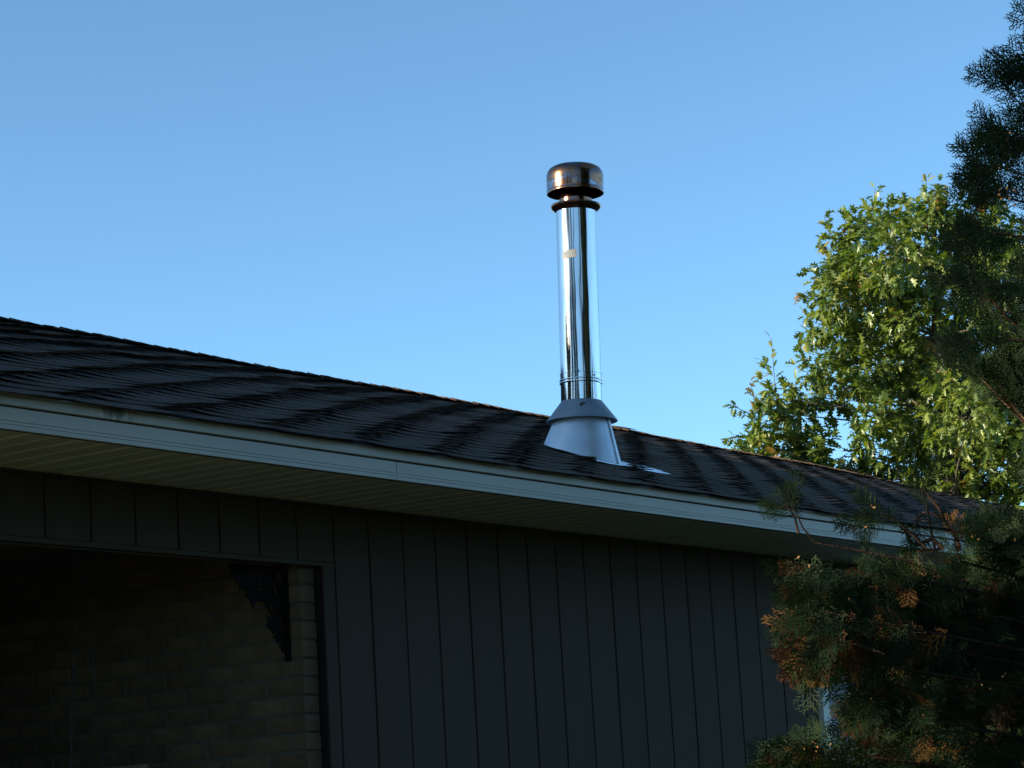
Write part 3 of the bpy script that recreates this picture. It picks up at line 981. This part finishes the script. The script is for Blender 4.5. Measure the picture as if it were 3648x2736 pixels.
LEFT = -Vector((RIGHT.x, RIGHT.y, 0)).normalized()
CF = Vector((FWD.x, FWD.y, 0)).normalized()
CED = EYE + CF * 8.35 - LEFT * 2.52
CED.z = float(ground_z(CED.x, CED.y))
def env(zz, az_rel):
    """Crown radius at height zz; az_rel 0 = towards image left, pi/2 = towards the camera."""
    pts = [(0.3, .6), (1.0, 1.0), (1.7, 1.15), (2.05, 1.12), (2.3, 0.88), (2.45, 0.70), (2.6, 0.66), (2.8, 0.76), (3.2, 0.76), (3.5, 0.64), (3.8, 0.47), (4.2, 0.35), (5.0, 0.26), (5.8, 0.18), (6.4, 0.05)]
    for (a, ra), (b, rb) in zip(pts[:-1], pts[1:]):
        if a <= zz <= b:
            r = ra + (rb - ra) * (zz - a) / (b - a)
            return r
    return 0.1
def build_cedar():
    root = empty('cedar_tree', CED)
    tag(root, 'dark green cedar with flat scaly sprays and rusty dead tips, in front of the fascia', 'tree')
    base = np.array(CED)
    trunk = [CED + Vector((0.02 * math.sin(k), 0.02 * math.cos(k * 1.3), 6.3 * k / 12)) - CED for k in range(13)]
    MB().tube([p - Vector((0, 0, 0.1)) for p in trunk], [0.13 * (1 - k / 13) + .012 for k in range(13)], 12).make('trunk', M['bark'], root, smooth=True)
    lv = np.array(LEFT); cvw = -np.array(CF)
    # a second, leaning stem seen low down
    tubes, red = MB(), MB()
    def loc(v): return Vector(v) - CED
    st = at(3740, 2850, 8.0); e1 = at(3560, 2560, 7.95); e2 = at(3440, 2330, 7.9); e3 = at(3330, 2080, 7.9); e4 = at(3260, 1980, 7.9)
    tubes.tube([loc(st), loc(e1), loc(e2), loc(e3), loc(e4)], [.028, .024, .019, .013, .006], 8)
    # bare crooked branch crossing the fascia and red twigs
    red2 = [(3360, 1955), (3330, 1925), (3312, 1922), (3275, 1940), (3245, 1935), (3225, 1890), (3205, 1875)]
    tubes.tube([loc(at(x, y, 7.7)) for x, y in red2], [.0075, .007, .0065, .006, .0055, .005, .004], 7)
    red.tube([loc(at(x, y, 7.72)) for x, y in [(3420, 1960), (3405, 1900), (3365, 1855), (3345, 1810), (3310, 1770), (3290, 1735)]], [.0065, .006, .0052, .0045, .003, .002], 6)
    red.tube([loc(at(x, y, 7.72)) for x, y in [(3365, 1855), (3335, 1835), (3305, 1825), (3285, 1827)]], [.0045, .004, .003, .002], 6)
    red.tube([loc(at(x, y, 7.74)) for x, y in [(3480, 1900), (3445, 1903), (3420, 1900)]], [.004, .004, .003], 6)
    red.tube([loc(at(x, y, 7.74)) for x, y in [(3360, 1955), (3310, 1958), (3290, 1955), (3270, 1968)]], [.0045, .004, .003, .002], 6)
    P, D, S, U = [], [], [], []      # spray base, direction, size, plane normal hint
    dead = []
    cones = []
    def add_spray(p, d, s, nrm, isdead=False):
        P.append(tuple(p)); D.append(tuple(d)); S.append(s); U.append(tuple(nrm)); dead.append(isdead)
    def branch(zt, az, rfrac=1.0, droop=0.0, rise=0.35, dens=1.0, size=1.0, deadp=0.015, r_override=None):
        rr = (r_override or env(zt, az)) * rfrac
        out = lv * math.cos(az) + cvw * math.sin(az)
        z0_ = max(0.25, zt - rise * rr)
        p0 = base * [1, 1, 0] + np.array([0, 0, z0_])
        p1 = base * [1, 1, 0] + out * rr + np.array([0, 0, zt])
        # bow: rises fast then arches
        N = 9
        pts = []
        sidev = np.cross(out, [0, 0, 1])
        ph = random.uniform(0, 6)
        for k in range(N + 1):
            t = k / N
            p = p0 * (1 - t) + p1 * t + np.array([0, 0, 1]) * (math.sin(t * math.pi) * (-.06 + droop * .5)) * rr + sidev * 0.05 * math.sin(t * 4 + ph) * rr
            pts.append(p)
        tubes.tube([loc(p) for p in pts], [0.014 * rr * (1 - .85 * k / N) + .0016 for k in range(N + 1)], 5, caps=False)
        n_spr = int(22 * rr * dens) + 6
        for k in range(n_spr):
            t = 1 - (random.random() ** 1.4) * 0.72
            i = min(int(t * N), N - 1)
            f_ = t * N - i
            p = pts[i] * (1 - f_) + pts[i + 1] * f_
            tang = pts[i + 1] - pts[i]
            tang /= np.linalg.norm(tang)
            # twig off the branch
            sd_ = random.choice((-1, 1))
            dr = tang * random.uniform(.5, 1.1) + sidev * sd_ * random.uniform(.15, .8) + np.array([0, 0, random.uniform(-.25, .45) - droop])
            dr /= np.linalg.norm(dr)
            tl = random.uniform(.02, .16)
            q_ = p + dr * tl
            if tl > .06:
                red.tube([loc(p), loc(q_)], [.0022, .0014], 4, caps=False)
            isd = random.random() < deadp
            for m_ in range(random.choice((2, 3, 3))):
                d2 = dr + rnd_dirs(1)[0] * .38 + np.array([0, 0, -.10 - droop * .6])
                nrm = np.cross(d2, [0, 0, 1]) + rnd_dirs(1)[0] * .55
                add_spray(q_ - dr * random.uniform(0, .04), d2, random.uniform(.085, .15) * size, nrm, isd)
            if random.random() < .025:
                cones.append(q_)
    # visible side gets the density; the far side stays lighter
    for k in range(250):
        zt = random.uniform(0.5, 6.1)
        az = random.uniform(-1.3, 2.9)
        branch(zt, az, random.uniform(.72, 1.03), droop=0.35 if zt < 2.6 else -.12, rise=.25 if zt < 2.6 else .8, dens=1.05)
    for k in range(70):
        branch(random.uniform(0.6, 6.0), random.uniform(2.9, 5.0), random.uniform(.7, 1.0), droop=.1, rise=.5, dens=.5, size=1.3)
    # inner fill
    for k in range(110):
        branch(random.uniform(1.3, 5.0), random.uniform(-1.2, 2.6), random.uniform(.35, .7), droop=.1, rise=.4, dens=1.3, size=1.25)
    # long low boughs reaching left over the siding
    def bough(pts_px, depth, n, size=1.0, deadp=0.05, droop=.55, spread=.05, loose=.6):
        pts = [np.array(at(x, y, depth)) for x, y in pts_px]
        if 3180 < pts_px[0][0] < 3500 and n >= 18:
            pts.insert(0, np.array(at(3760, pts_px[0][1] + 90, depth + .3)))
        tubes.tube([loc(p) for p in pts], [.0038 * (1 - .8 * k / (len(pts) - 1)) + .001 for k in range(len(pts))], 5, caps=False)
        for k in range(n):
            t = random.random() ** .6 * (len(pts) - 1)
            i = min(int(t), len(pts) - 2)
            p = pts[i] + (pts[i + 1] - pts[i]) * (t - i)
            tang = (pts[i + 1] - pts[i]); tang /= np.linalg.norm(tang)
            dr = tang * .7 + rnd_dirs(1)[0] * loose + np.array([0, 0, -droop])
            nrm = np.array(cvw) + rnd_dirs(1)[0] * .6
            if loose < .5:
                side = np.cross(tang, cvw)
                dr = tang * .8 + side * random.choice((-.6, .6, .25, -.25)) + rnd_dirs(1)[0] * .14 + np.array([0, 0, -droop * .6])
                nrm = np.array(cvw) + rnd_dirs(1)[0] * .22
            add_spray(p + rnd_dirs(1)[0] * spread * random.random(), dr, random.uniform(.08, .14) * size, nrm, random.random() < deadp)
            if random.random() < .02: cones.append(p)
    # upper left tips that stand out against the sky
    for pts_ in ([(3835, 520), (3695, 430), (3615, 350), (3565, 290)], [(3855, 600), (3715, 520), (3615, 470), (3555, 470)], [(3855, 690), (3695, 640), (3575, 600), (3485, 590)], [(3835, 780), (3675, 730), (3575, 700), (3515, 690)],
                 [(3855, 560), (3755, 470), (3705, 400), (3695, 350)], [(3855, 200), (3775, 120), (3705, 40), (3685, 10)], [(3855, 330), (3775, 240), (3715, 215), (3665, 215)], [(3855, 900), (3675, 850), (3555, 830), (3495, 840)],
                 [(3855, 1080), (3675, 1040), (3535, 1010), (3445, 1020)], [(3855, 1250), (3675, 1220), (3535, 1200), (3435, 1230)], [(3855, 640), (3755, 560), (3675, 520), (3615, 540)], [(3855, 430), (3785, 350), (3745, 290), (3715, 260)]):
        bough(pts_, 7.9, 26 if pts_[0][1] > 540 else 14, size=1.0, deadp=0.0, droop=-.05, spread=.01, loose=.36)
    for zt in (2.9, 3.1, 3.28):
        for a_ in (-.5, 0.0, .45):
            branch(zt + random.uniform(-.04, .04), a_ + random.uniform(-.15, .15), random.uniform(.92, 1.08), droop=-.15, rise=.7, dens=1.2)
    bough([(3300, 2150), (3060, 2060), (2920, 2020), (2840, 2015)], 7.6, 34, droop=.6)
    bough([(3250, 2000), (3050, 1960), (2900, 1930), (2860, 1880), (2832, 1820), (2815, 1790)], 7.6, 7, size=.8, droop=.1, spread=.01, loose=.4)
    bough([(2845, 1900), (2830, 1840), (2800, 1800), (2770, 1810)], 7.6, 7, size=.65, droop=.15, spread=.01, loose=.4)
    bough([(3300, 1950), (3200, 1860), (3120, 1830), (3080, 1850)], 7.65, 12, size=.8, droop=.5, spread=.015, loose=.4)
    bough([(3330, 1950), (3300, 1800), (3285, 1750), (3290, 1700)], 7.7, 8, size=.8, droop=-.1, spread=.02, loose=.4)
    bough([(3290, 1830), (3270, 1840), (3250, 1890)], 7.7, 6, size=.75, droop=.7, spread=.02)
    bough([(3300, 2070), (3180, 2040), (3080, 2050), (3040, 2080)], 7.6, 40, droop=.5)
    bough([(3420, 2000), (3400, 1930), (3440, 1900), (3500, 1880)], 7.7, 20, size=.85, droop=.2)
    bough([(3300, 2300), (3050, 2200), (2950, 2130), (2870, 2120)], 7.55, 60, deadp=.25, droop=.6)
    bough([(3300, 2250), (3150, 2220), (2950, 2210), (2900, 2200), (2850, 2215)], 7.5, 60, deadp=.35, droop=.5)
    bough([(3200, 2380), (3050, 2300), (2950, 2260), (2890, 2290)], 7.45, 80, deadp=.45, droop=.55)
    bough([(3150, 2330), (3030, 2290), (2960, 2270), (2910, 2290)], 7.35, 34, deadp=.5, droop=.7, spread=.07)
    bough([(3050, 2200), (2930, 2180), (2870, 2210)], 7.38, 20, deadp=.35, droop=.7, spread=.05)
    bough([(3200, 2450), (3000, 2380), (2940, 2340), (2890, 2350)], 7.6, 34, deadp=.2, droop=.4)
    bough([(3300, 2720), (3050, 2690), (2900, 2670), (2810, 2690)], 7.6, 70, droop=.3)
    bough([(3200, 2800), (2980, 2760), (2860, 2730), (2770, 2740)], 7.6, 70, droop=.2)
    bough([(3300, 2560), (3190, 2470), (3130, 2450), (3090, 2490)], 7.5, 80, deadp=.1, droop=.6)
    for k in range(26):      # boughs at the right, crossing in front of the eave and the window
        y0 = random.uniform(2020, 2760); x1 = random.uniform(3180, 3480); dd_ = random.uniform(7.6, 8.4)
        bough([(3850, y0 + 40), (3700, y0 + 10), (x1 + 150, y0 - 20), (x1, y0 + 30)], dd_, 60, deadp=.08, droop=.45, spread=.09)
    for k in range(12):
        y0 = random.uniform(1860, 2000); x1 = random.uniform(3520, 3640)
        bough([(3850, y0 + 90), (3750, y0 + 40), (x1, y0)], random.uniform(7.7, 8.3), 26, droop=.3, spread=.04)
    for k in range(16):      # general filling of the lower left bulge
        y0 = random.uniform(2000, 2700); x1 = random.uniform(2990, 3200) if y0 < 2230 else random.uniform(3100, 3280)
        bough([(3500, y0 + 60), (3350, y0 + 20), (x1 + 120, y0), (x1, y0 + 40)], random.uniform(7.7, 8.3), 55, deadp=.15, droop=.4, spread=.09)
    P_, D_, S_, U_ = map(np.array, (P, D, S, U))
    dead_ = np.array(dead)
    fr = frames(D_, np.cross(np.cross(D_, U_), D_))
    Vg, Fg, Tg, offg = [], [], [], 0
    for isd, nm, mt_ in ((False, 'foliage', 'thuja'), (True, 'dead_foliage', 'deadthuja')):
        Vs, Fs, Ts, off = [], [], [], 0
        sel = np.where(dead_ == isd)[0]
        which = rng.integers(0, len(FR), len(sel))
        for v_ in range(len(FR)):
            s_ = sel[which == v_]
            if not len(s_): continue
            V, F = scatter(FR[v_][0], FR[v_][1], P_[s_] - base, fr[s_], S_[s_])
            Vs.append(V); Fs.append(F + off); off += len(V)
            Ts.append(np.repeat(rng.random(len(s_)), len(FR[v_][0])))
        me = np_mesh(nm, np.concatenate(Vs), np.concatenate(Fs), M[mt_], np.concatenate(Ts))
        tag(link(nm, me, root), kind='stuff')
    print('cedar sprays', len(P), 'tris', sum(len(FR[0][1]) for _ in P))
    tag(tubes.make('branches', M['bark'], root, smooth=True), kind='stuff')
    tag(red.make('twigs', M['redtwig'], root), kind='stuff')
    cq = MB()
    for c_ in cones:
        for j in range(random.randint(3, 8)):
            o_ = Vector(c_) - CED + Vector(rnd_dirs(1)[0]) * .035
            d_ = Vector(rnd_dirs(1)[0]); 
            a_ = d_.orthogonal().normalized(); b_ = d_.cross(a_).normalized()
            L_ = .0095
            vv = [o_ - d_ * L_ * .6, o_ + a_ * .0042, o_ + b_ * .0042, o_ - a_ * .0042, o_ - b_ * .0042, o_ + d_ * L_]
            cq.add(vv, [(0, 1, 2), (0, 2, 3), (0, 3, 4), (0, 4, 1), (5, 2, 1), (5, 3, 2), (5, 4, 3), (5, 1, 4)])
    tag(cq.make('cones', M['cone'], root), kind='stuff')
M['thuja'] = leaf_mat('cedar_leaf', [(0.0, (0.006, 0.017, 0.006)), (0.6, (0.011, 0.030, 0.009)), (1.0, (0.024, 0.046, 0.012))], rough=0.65, trans=0.15, spec=0.2)
M['deadthuja'] = leaf_mat('dead_cedar_leaf', [(0.0, (0.028, 0.010, 0.004)), (0.6, (0.07, 0.03, 0.010)), (1.0, (0.20, 0.10, 0.028))], rough=0.8, trans=0.12, spec=0.15)
build_cedar()

# ------------------------------------------------------------------ oak beyond the house
def oak_leaf(wid=.8, fold=.22, curl=.10):
    half = [(0.0, 0.06), (0.10, 0.16), (0.30, 0.24), (0.13, 0.34), (0.42, 0.52), (0.14, 0.56), (0.33, 0.80), (0.08, 0.78), (0.0, 1.0)]
    V, F = [], []
    mid = [(0, y) for y in (0.06, .34, .56, .78, 1.0)]
    V = [(0, y, -curl * y * y) for y in (-.15, .06, .34, .56, .78, 1.0)]
    nV = len(V)
    for s in (1, -1):
        b = len(V)
        for x, y in half[1:-1]:
            V.append((x * s * wid, y, fold * x - curl * y * y))
        # b..b+6 : h1(.10,.16) h2(.30,.24) h3(.13,.34) h4(.42,.52) h5(.14,.56) h6(.33,.8) h7(.08,.78)
        t = [(1, b, 2), (b, b + 1, b + 2), (b, b + 2, 2), (2, b + 2, 3), (b + 2, b + 3, b + 4), (b + 2, b + 4, 3), (3, b + 4, 4), (b + 4, b + 5, b + 6), (b + 4, b + 6, 4), (4, b + 6, 5)]
        F += t if s > 0 else [(a, c_, b_) for a, b_, c_ in t]
    return np.array(V, float), np.array(F)
OLS = [oak_leaf(.82, .2, .12), oak_leaf(.72, .6, .35), oak_leaf(.66, -.25, .5), oak_leaf(.9, .05, -.1)]
OLV, OLF = OLS[0]
M['oakleaf'] = leaf_mat('oak_leaf', [(0.0, (0.058, 0.098, 0.020)), (0.45, (0.110, 0.165, 0.032)), (0.86, (0.205, 0.240, 0.050)), (0.93, (0.26, 0.22, 0.05)), (1.0, (0.26, 0.11, 0.04))], rough=0.4, trans=0.32, spec=0.7)
OD = 41.0
def build_oak():
    base = at(3420, 2000, OD)
    base.z = 0.6
    root = empty('oak_tree', base)
    tag(root, 'sunlit green oak with lobed leaves and a few orange ones, rising behind the roof', 'tree')
    def P(x, y, dd=0.0): return np.array(at(x, y, OD + dd) - base)
    limbs = MB()
    tr = [Vector((0, 0, 0)), Vector(P(3420, 2050)) * 1.0, Vector(P(3400, 1800)), Vector(P(3385, 1500)), Vector(P(3340, 1200)), Vector(P(3330, 950)), Vector(P(3330, 760))]
    MB().tube(tr, [.32, .24, .19, .15, .10, .06, .02], 12).make('trunk', M['oakbark'], root, smooth=True)
    clusters = [  # px, py, radius px, depth offset
        (2690, 1560, 105, 0), (2800, 1640, 120, .4), (2700, 1680, 90, -.5), (2760, 1420, 75, 0), (2850, 1480, 110, .3), (2890, 1330, 85, -.3), (2925, 1620, 75, 0),
        (2950, 1000, 75, 0), (2935, 1160, 100, .2), (3000, 1080, 110, -.4), (2985, 860, 70, 0), (3020, 960, 110, .3), (3110, 820, 105, 0), (3120, 990, 130, -.5), (3110, 1150, 130, .4),
        (3080, 1330, 130, 0), (3110, 1500, 130, -.4), (3150, 1650, 130, .2), (3060, 1720, 120, .4), (3240, 830, 100, -.3), (3300, 770, 95, 0), (3370, 760, 90, .3), (3250, 980, 140, .3), (3250, 1160, 140, -.3),
        (3240, 1340, 120, .4), (3290, 1560, 130, 0), (3270, 1740, 120, -.3), (3400, 920, 130, 0), (3420, 1120, 150, .3), (3430, 1350, 150, -.3), (3440, 1580, 150, 0), (3430, 1780, 140, .3), (3540, 800, 120, 0), (3560, 1000, 150, 0),
        (3580, 1250, 160, .2), (3590, 1500, 160, 0), (3580, 1720, 160, 0), (3700, 950, 150, 0), (3720, 1250, 160, 0), (3730, 1550, 160, 0), (3720, 1850, 160, 0), (3850, 1200, 180, 0), (3870, 1600, 180, 0),
        (2900, 1800, 100, .6), (3050, 1880, 110, .6), (2865, 1600, 105, .1), (2990, 1250, 95, 0), (2830, 1740, 110, 0), (2700, 1740, 90, .2), (3250, 1900, 120, .5), (3450, 1950, 130, .4), (3600, 1950, 130, .4), (2660, 1820, 90, .6), (2760, 1860, 90, .6)]
    # depth of the crown: some clusters behind and before
    extra = [(random.uniform(3000, 3800), random.uniform(900, 1900), 170, random.choice((-2.2, -1.5, 1.5, 2.4, 3.2))) for _ in range(14)] + [(3330, 1640, 130, .5), (3500, 1680, 140, -.4), (3380, 1480, 110, .9), (3520, 1420, 130, .8), (3650, 1620, 140, -.5), (3350, 1820, 120, 0), (3540, 1850, 120, 0), (2960, 1430, 90, .5), (2900, 1700, 90, .3)]
    pos, dr, up, sz, tint = [], [], [], [], []
    tips = [Vector(t_) for t_ in tr]
    px2m = OD / FPX
    def leaf_rosette(p, d, n, tb, s=1.0):
        for _ in range(n):
            v = rnd_dirs(1)[0]
            dd = d * .7 + v * .9 + np.array([0, 0, -.35])
            pos.append(p + v * .02); dr.append(dd); up.append(rnd_dirs(1)[0] * .55 + np.array([0, 0, 1.0])); sz.append(random.uniform(.155, .245) * s); tint.append(tb)
    lr = np.array(RIGHT); lu = np.array(UP)
    for ci, (x, y, r_, dd) in enumerate(clusters + extra):
        c_ = P(x, y, dd); rad = r_ * px2m
        # limb to the cluster from the nearest lower trunk point
        best = min(tr[1:6], key=lambda t_: (t_ - Vector(c_)).length + max(0, t_.z - c_[2]) * 3)
        mid_ = (best + Vector(c_)) / 2 + Vector((0, 0, -.12)) + Vector(rnd_dirs(1)[0]) * .12
        L_ = (Vector(c_) - best).length
        limbs.tube([best, mid_, Vector(c_)], [.010 + .006 * L_, .009 + .003 * L_, .008], 6, caps=False)
        ntw = int(36 * (rad / 0.55) ** 2) if ci < len(clusters) else int(30 * (rad / 0.55) ** 2)
        for t_ in range(ntw):
            v = rnd_dirs(1)[0]
            v[2] = v[2] * .9 + .15
            e = c_ + v * rad * random.uniform(.45, 1.08)
            s_ = c_ + v * rad * .15
            if t_ % 3 == 0:
                limbs.tube([Vector(s_), Vector((s_ + e) / 2) + Vector((0, 0, -.03)), Vector(e)], [.007, .005, .003], 4, caps=False)
            tb = random.random() * .86
            u_ = random.random()
            if u_ < .02: tb = random.uniform(.9, 1.0)
            dv = (e - s_); dv = dv / np.linalg.norm(dv)
            leaf_rosette(e, dv, random.randint(4, 6), tb)
            leaf_rosette(e - dv * .16, dv, random.randint(2, 3), tb * .9)
    # shoots standing free above the outline, the left ones turning orange
    for (x, y, x2, y2, or_) in [(2765, 1420, 2748, 1205, 0), (2752, 1340, 2712, 1280, .3), (2705, 1480, 2672, 1360, .5), (2660, 1470, 2600, 1440, 0), (2660, 1560, 2592, 1560, 0), (2960, 850, 2935, 765, 0), (2965, 900, 2925, 880, 1),
                                (3110, 760, 3118, 670, 0), (3010, 800, 3020, 750, 0), (3300, 720, 3300, 640, .3), (3350, 700, 3345, 650, .4), (3420, 730, 3445, 665, .2), (2940, 980, 2900, 1010, .2), (2880, 1060, 2855, 1050, .3),
                                (2860, 1290, 2850, 1220, .2), (3240, 760, 3215, 720, .3)]:
        a_, b_ = P(x, y), P(x2, y2)
        limbs.tube([Vector(a_), Vector(b_)], [.008, .004], 5, caps=False)
        for k in range(7):
            t_ = k / 6
            q_ = a_ * (1 - t_) + b_ * t_
            leaf_rosette(q_, (b_ - a_) / np.linalg.norm(b_ - a_), 2, random.uniform(.9, 1) if random.random() < or_ else random.uniform(.3, .86), .85)
    pos, dr, up, sz, tint = map(np.array, (pos, dr, up, sz, tint))
    tint = np.clip(tint + rng.normal(0, .05, len(tint)) * (tint < .86), 0, 1)
    frs = frames(dr, up)
    V = np.einsum('nij,nkj->nki', frs, np.array([l[0] for l in OLS])[rng.integers(0, 4, len(pos))]) * sz[:, None, None] + pos[:, None, :]
    F = (OLF[None] + (np.arange(len(pos)) * len(OLV))[:, None, None]).reshape(-1, 3)
    V = V.reshape(-1, 3)
    me = np_mesh('foliage', V, F, M['oakleaf'], np.repeat(tint, len(OLV)))
    tag(link('foliage', me, root), kind='stuff')
    tag(limbs.make('limbs', M['oakbark'], root, smooth=True), kind='stuff')
    print('oak leaves', len(pos))
build_oak()

# ------------------------------------------------------------------ unseen trees beyond the frame, some added to block light (they shade the house and mirror in the pipe)
M['simpleleaf'] = leaf_mat('garden_tree_leaf', [(0.0, (0.020, 0.035, 0.010)), (1.0, (0.07, 0.07, 0.02))], rough=0.6, trans=0.10, spec=0.3)
M['spruceleaf'] = leaf_mat('spruce_needles', [(0.0, (0.010, 0.022, 0.012)), (1.0, (0.025, 0.045, 0.020))], rough=0.6, trans=0.05)
LQV = np.array([(0, 0, 0), (.32, .45, .05), (0, 1, -.08), (-.32, .45, .05)], float)
LQF = np.array([(0, 1, 2, 3)])
def crown_mesh(name, h, rx, zlow, nl, conical, mt, size):
    n = nl
    if conical:
        t = rng.random(n) ** .8
        zz = zlow + (h - zlow) * (1 - np.sqrt(1 - t * .98)) 
        rad = rx * (1 - (zz - zlow) / (h - zlow)) * (0.35 + .65 * rng.random(n) ** .4) * (0.85 + .3 * np.sin(zz * 5) ** 2)
        th = rng.random(n) * 2 * np.pi
        pos = np.stack([rad * np.cos(th), rad * np.sin(th), zz], -1)
    else:
        nc = 46
        cc = rnd_dirs(nc) * (rng.random((nc, 1)) ** .45)
        cc = cc * [rx * .82, rx * .82, (h - zlow) / 2 * .86] + [0, 0, (h + zlow) / 2]
        k = rng.integers(0, nc, n)
        pos = cc[k] + rnd_dirs(n) * (rng.random((n, 1)) ** .5) * rx * .34
    dr = rnd_dirs(n) + np.array([0, 0, -.2])
    V, F = scatter(LQV, LQF, pos, frames(dr, rnd_dirs(n) + [0, 0, .8]), rng.uniform(.8, 1.3, n) * size)
    return np_mesh(name, V, F, mt, np.repeat(rng.random(n), 4))
mesh_round = crown_mesh('crown', 9.7, 2.75, 2.0, 36000, False, M['simpleleaf'], .18)
mesh_spruce = crown_mesh('crown', 13.0, 2.9, 0.6, 16000, True, M['spruceleaf'], .22)
def simple_tree(name, x, y, label, crown, h, s=1.0, rot=0.0, trunk_r=.16, sz=None):
    root = empty(name, (x, y, float(ground_z(x, y))))
    root.rotation_euler[2] = rot
    root.scale = (s, s, sz or s)
    tag(root, label, 'tree')
    MB().tube([(0, 0, -.1), (.05, .02, h * .3), (-.03, .04, h * .6), (0, 0, h * .93)], [trunk_r, trunk_r * .8, trunk_r * .45, .02], 9).make('trunk', M['oakbark'], root, smooth=True)
    o = link('crown', crown, root)
    tag(o, kind='stuff')
sx_, sy_ = math.cos(SUN_AZ), math.sin(SUN_AZ)
nxp, nyp = sy_, -sx_          # unit vector across the sun direction
def across(perp, along): return (nxp * perp + sx_ * along, nyp * perp + sy_ * along)
for i, (pp, al, s_, sz_, lb) in enumerate([(3.5, 17, .95, 1.05, 'round leafy tree nearest the street, well past the left end of the house'), (10.1, 16, .95, 1.08, 'round leafy tree beyond the left end of the house'),
                                (12.4, 17.5, .98, 1.04, 'lower round leafy tree between two taller ones past the left gable'), (12.7, 22.5, .95, 1.17, 'round leafy tree added unseen behind the lower one to shade the chimney base'), (15.6, 17.5, 1.0, 1.12, 'tallest round leafy tree behind the left gable')]):  # tree behind the lower one is added to keep sun off the flashing
    x, y = across(pp, al)
    simple_tree('leafy_tree', x, y, lb, mesh_round, 9.5, s_, i * 1.7, sz=sz_)
row_ = [(243, 13, 1.0, 'tall dark spruce across the front lawn, first of the long row'), (257, 14, 1.1, 'tall dark spruce across the front lawn, second of the row'),
        (271, 14, 1.0, 'tall dark spruce across the front lawn, third of the row'), (285, 15, 1.15, 'tall dark spruce added out of view to block skylight, fourth of the row'),
        (298, 17, 1.2, 'tall dark spruce added out of view to block skylight, fifth of the row'), (309, 20, 1.3, 'widest dark spruce added unseen to block skylight, near the far end of the row'),
        (319, 24, 1.3, 'dark spruce added unseen to block skylight, at the very far end of the row'), (228, 22, 1.0, 'dark spruce standing apart beyond the near end of the row')]
for i, (az, d_, s_, lb) in enumerate(row_):  # fourth to seventh spruces are added to hold skylight off the wall
    simple_tree('spruce_tree', 10.9 + d_ * math.cos(R(az)), 7.1 + d_ * math.sin(R(az)), lb, mesh_spruce, 12.5, s_, i * 2.1, .2, sz=(s_ if az < 280 else .56 + .01 * i))

mesh_high = crown_mesh('crown', 15.0, 3.2, 10.3, 14000, False, M['simpleleaf'], .17)  # crown added out of view to keep sun off the upper cedar
x, y = across(6.8, 27)
simple_tree('leafy_tree', x, y, 'unseen tree with a high crown, added to block sun above the gap between two round trees', mesh_high, 13.5, sz=1.12)
for i, (az, d_, s_, sz_, lb) in enumerate([(168, 20, .95, 1.12, 'round leafy tree of the side garden, nearest the high crowned one'), (183, 19, .9, 1.08, 'round leafy tree in the middle of the side garden'),
                                      (196, 21, .9, 1.12, 'round leafy tree at the street end of the side garden')]):
    simple_tree('leafy_tree', 10.9 + d_ * math.cos(R(az)), 7.1 + d_ * math.sin(R(az)), lb, mesh_round, 9.5, s_, 3 + i, sz=sz_)
M['mapleleaf'] = leaf_mat('dark_maple_leaf', [(0.0, (0.016, 0.030, 0.012)), (1.0, (0.040, 0.060, 0.018))], rough=0.7, trans=0.1, spec=0.2)
mesh_big = crown_mesh('crown', 14.5, 5.6, 5.2, 34000, False, M['mapleleaf'], .2)  # canopy added out of view to cut skylight on wall and cedar
simple_tree('added_maple', 8.5, -3.8, 'big dark spreading maple added out of view to block skylight, before the spruce row', mesh_big, 13.5, 1.0, 0.4, .3)
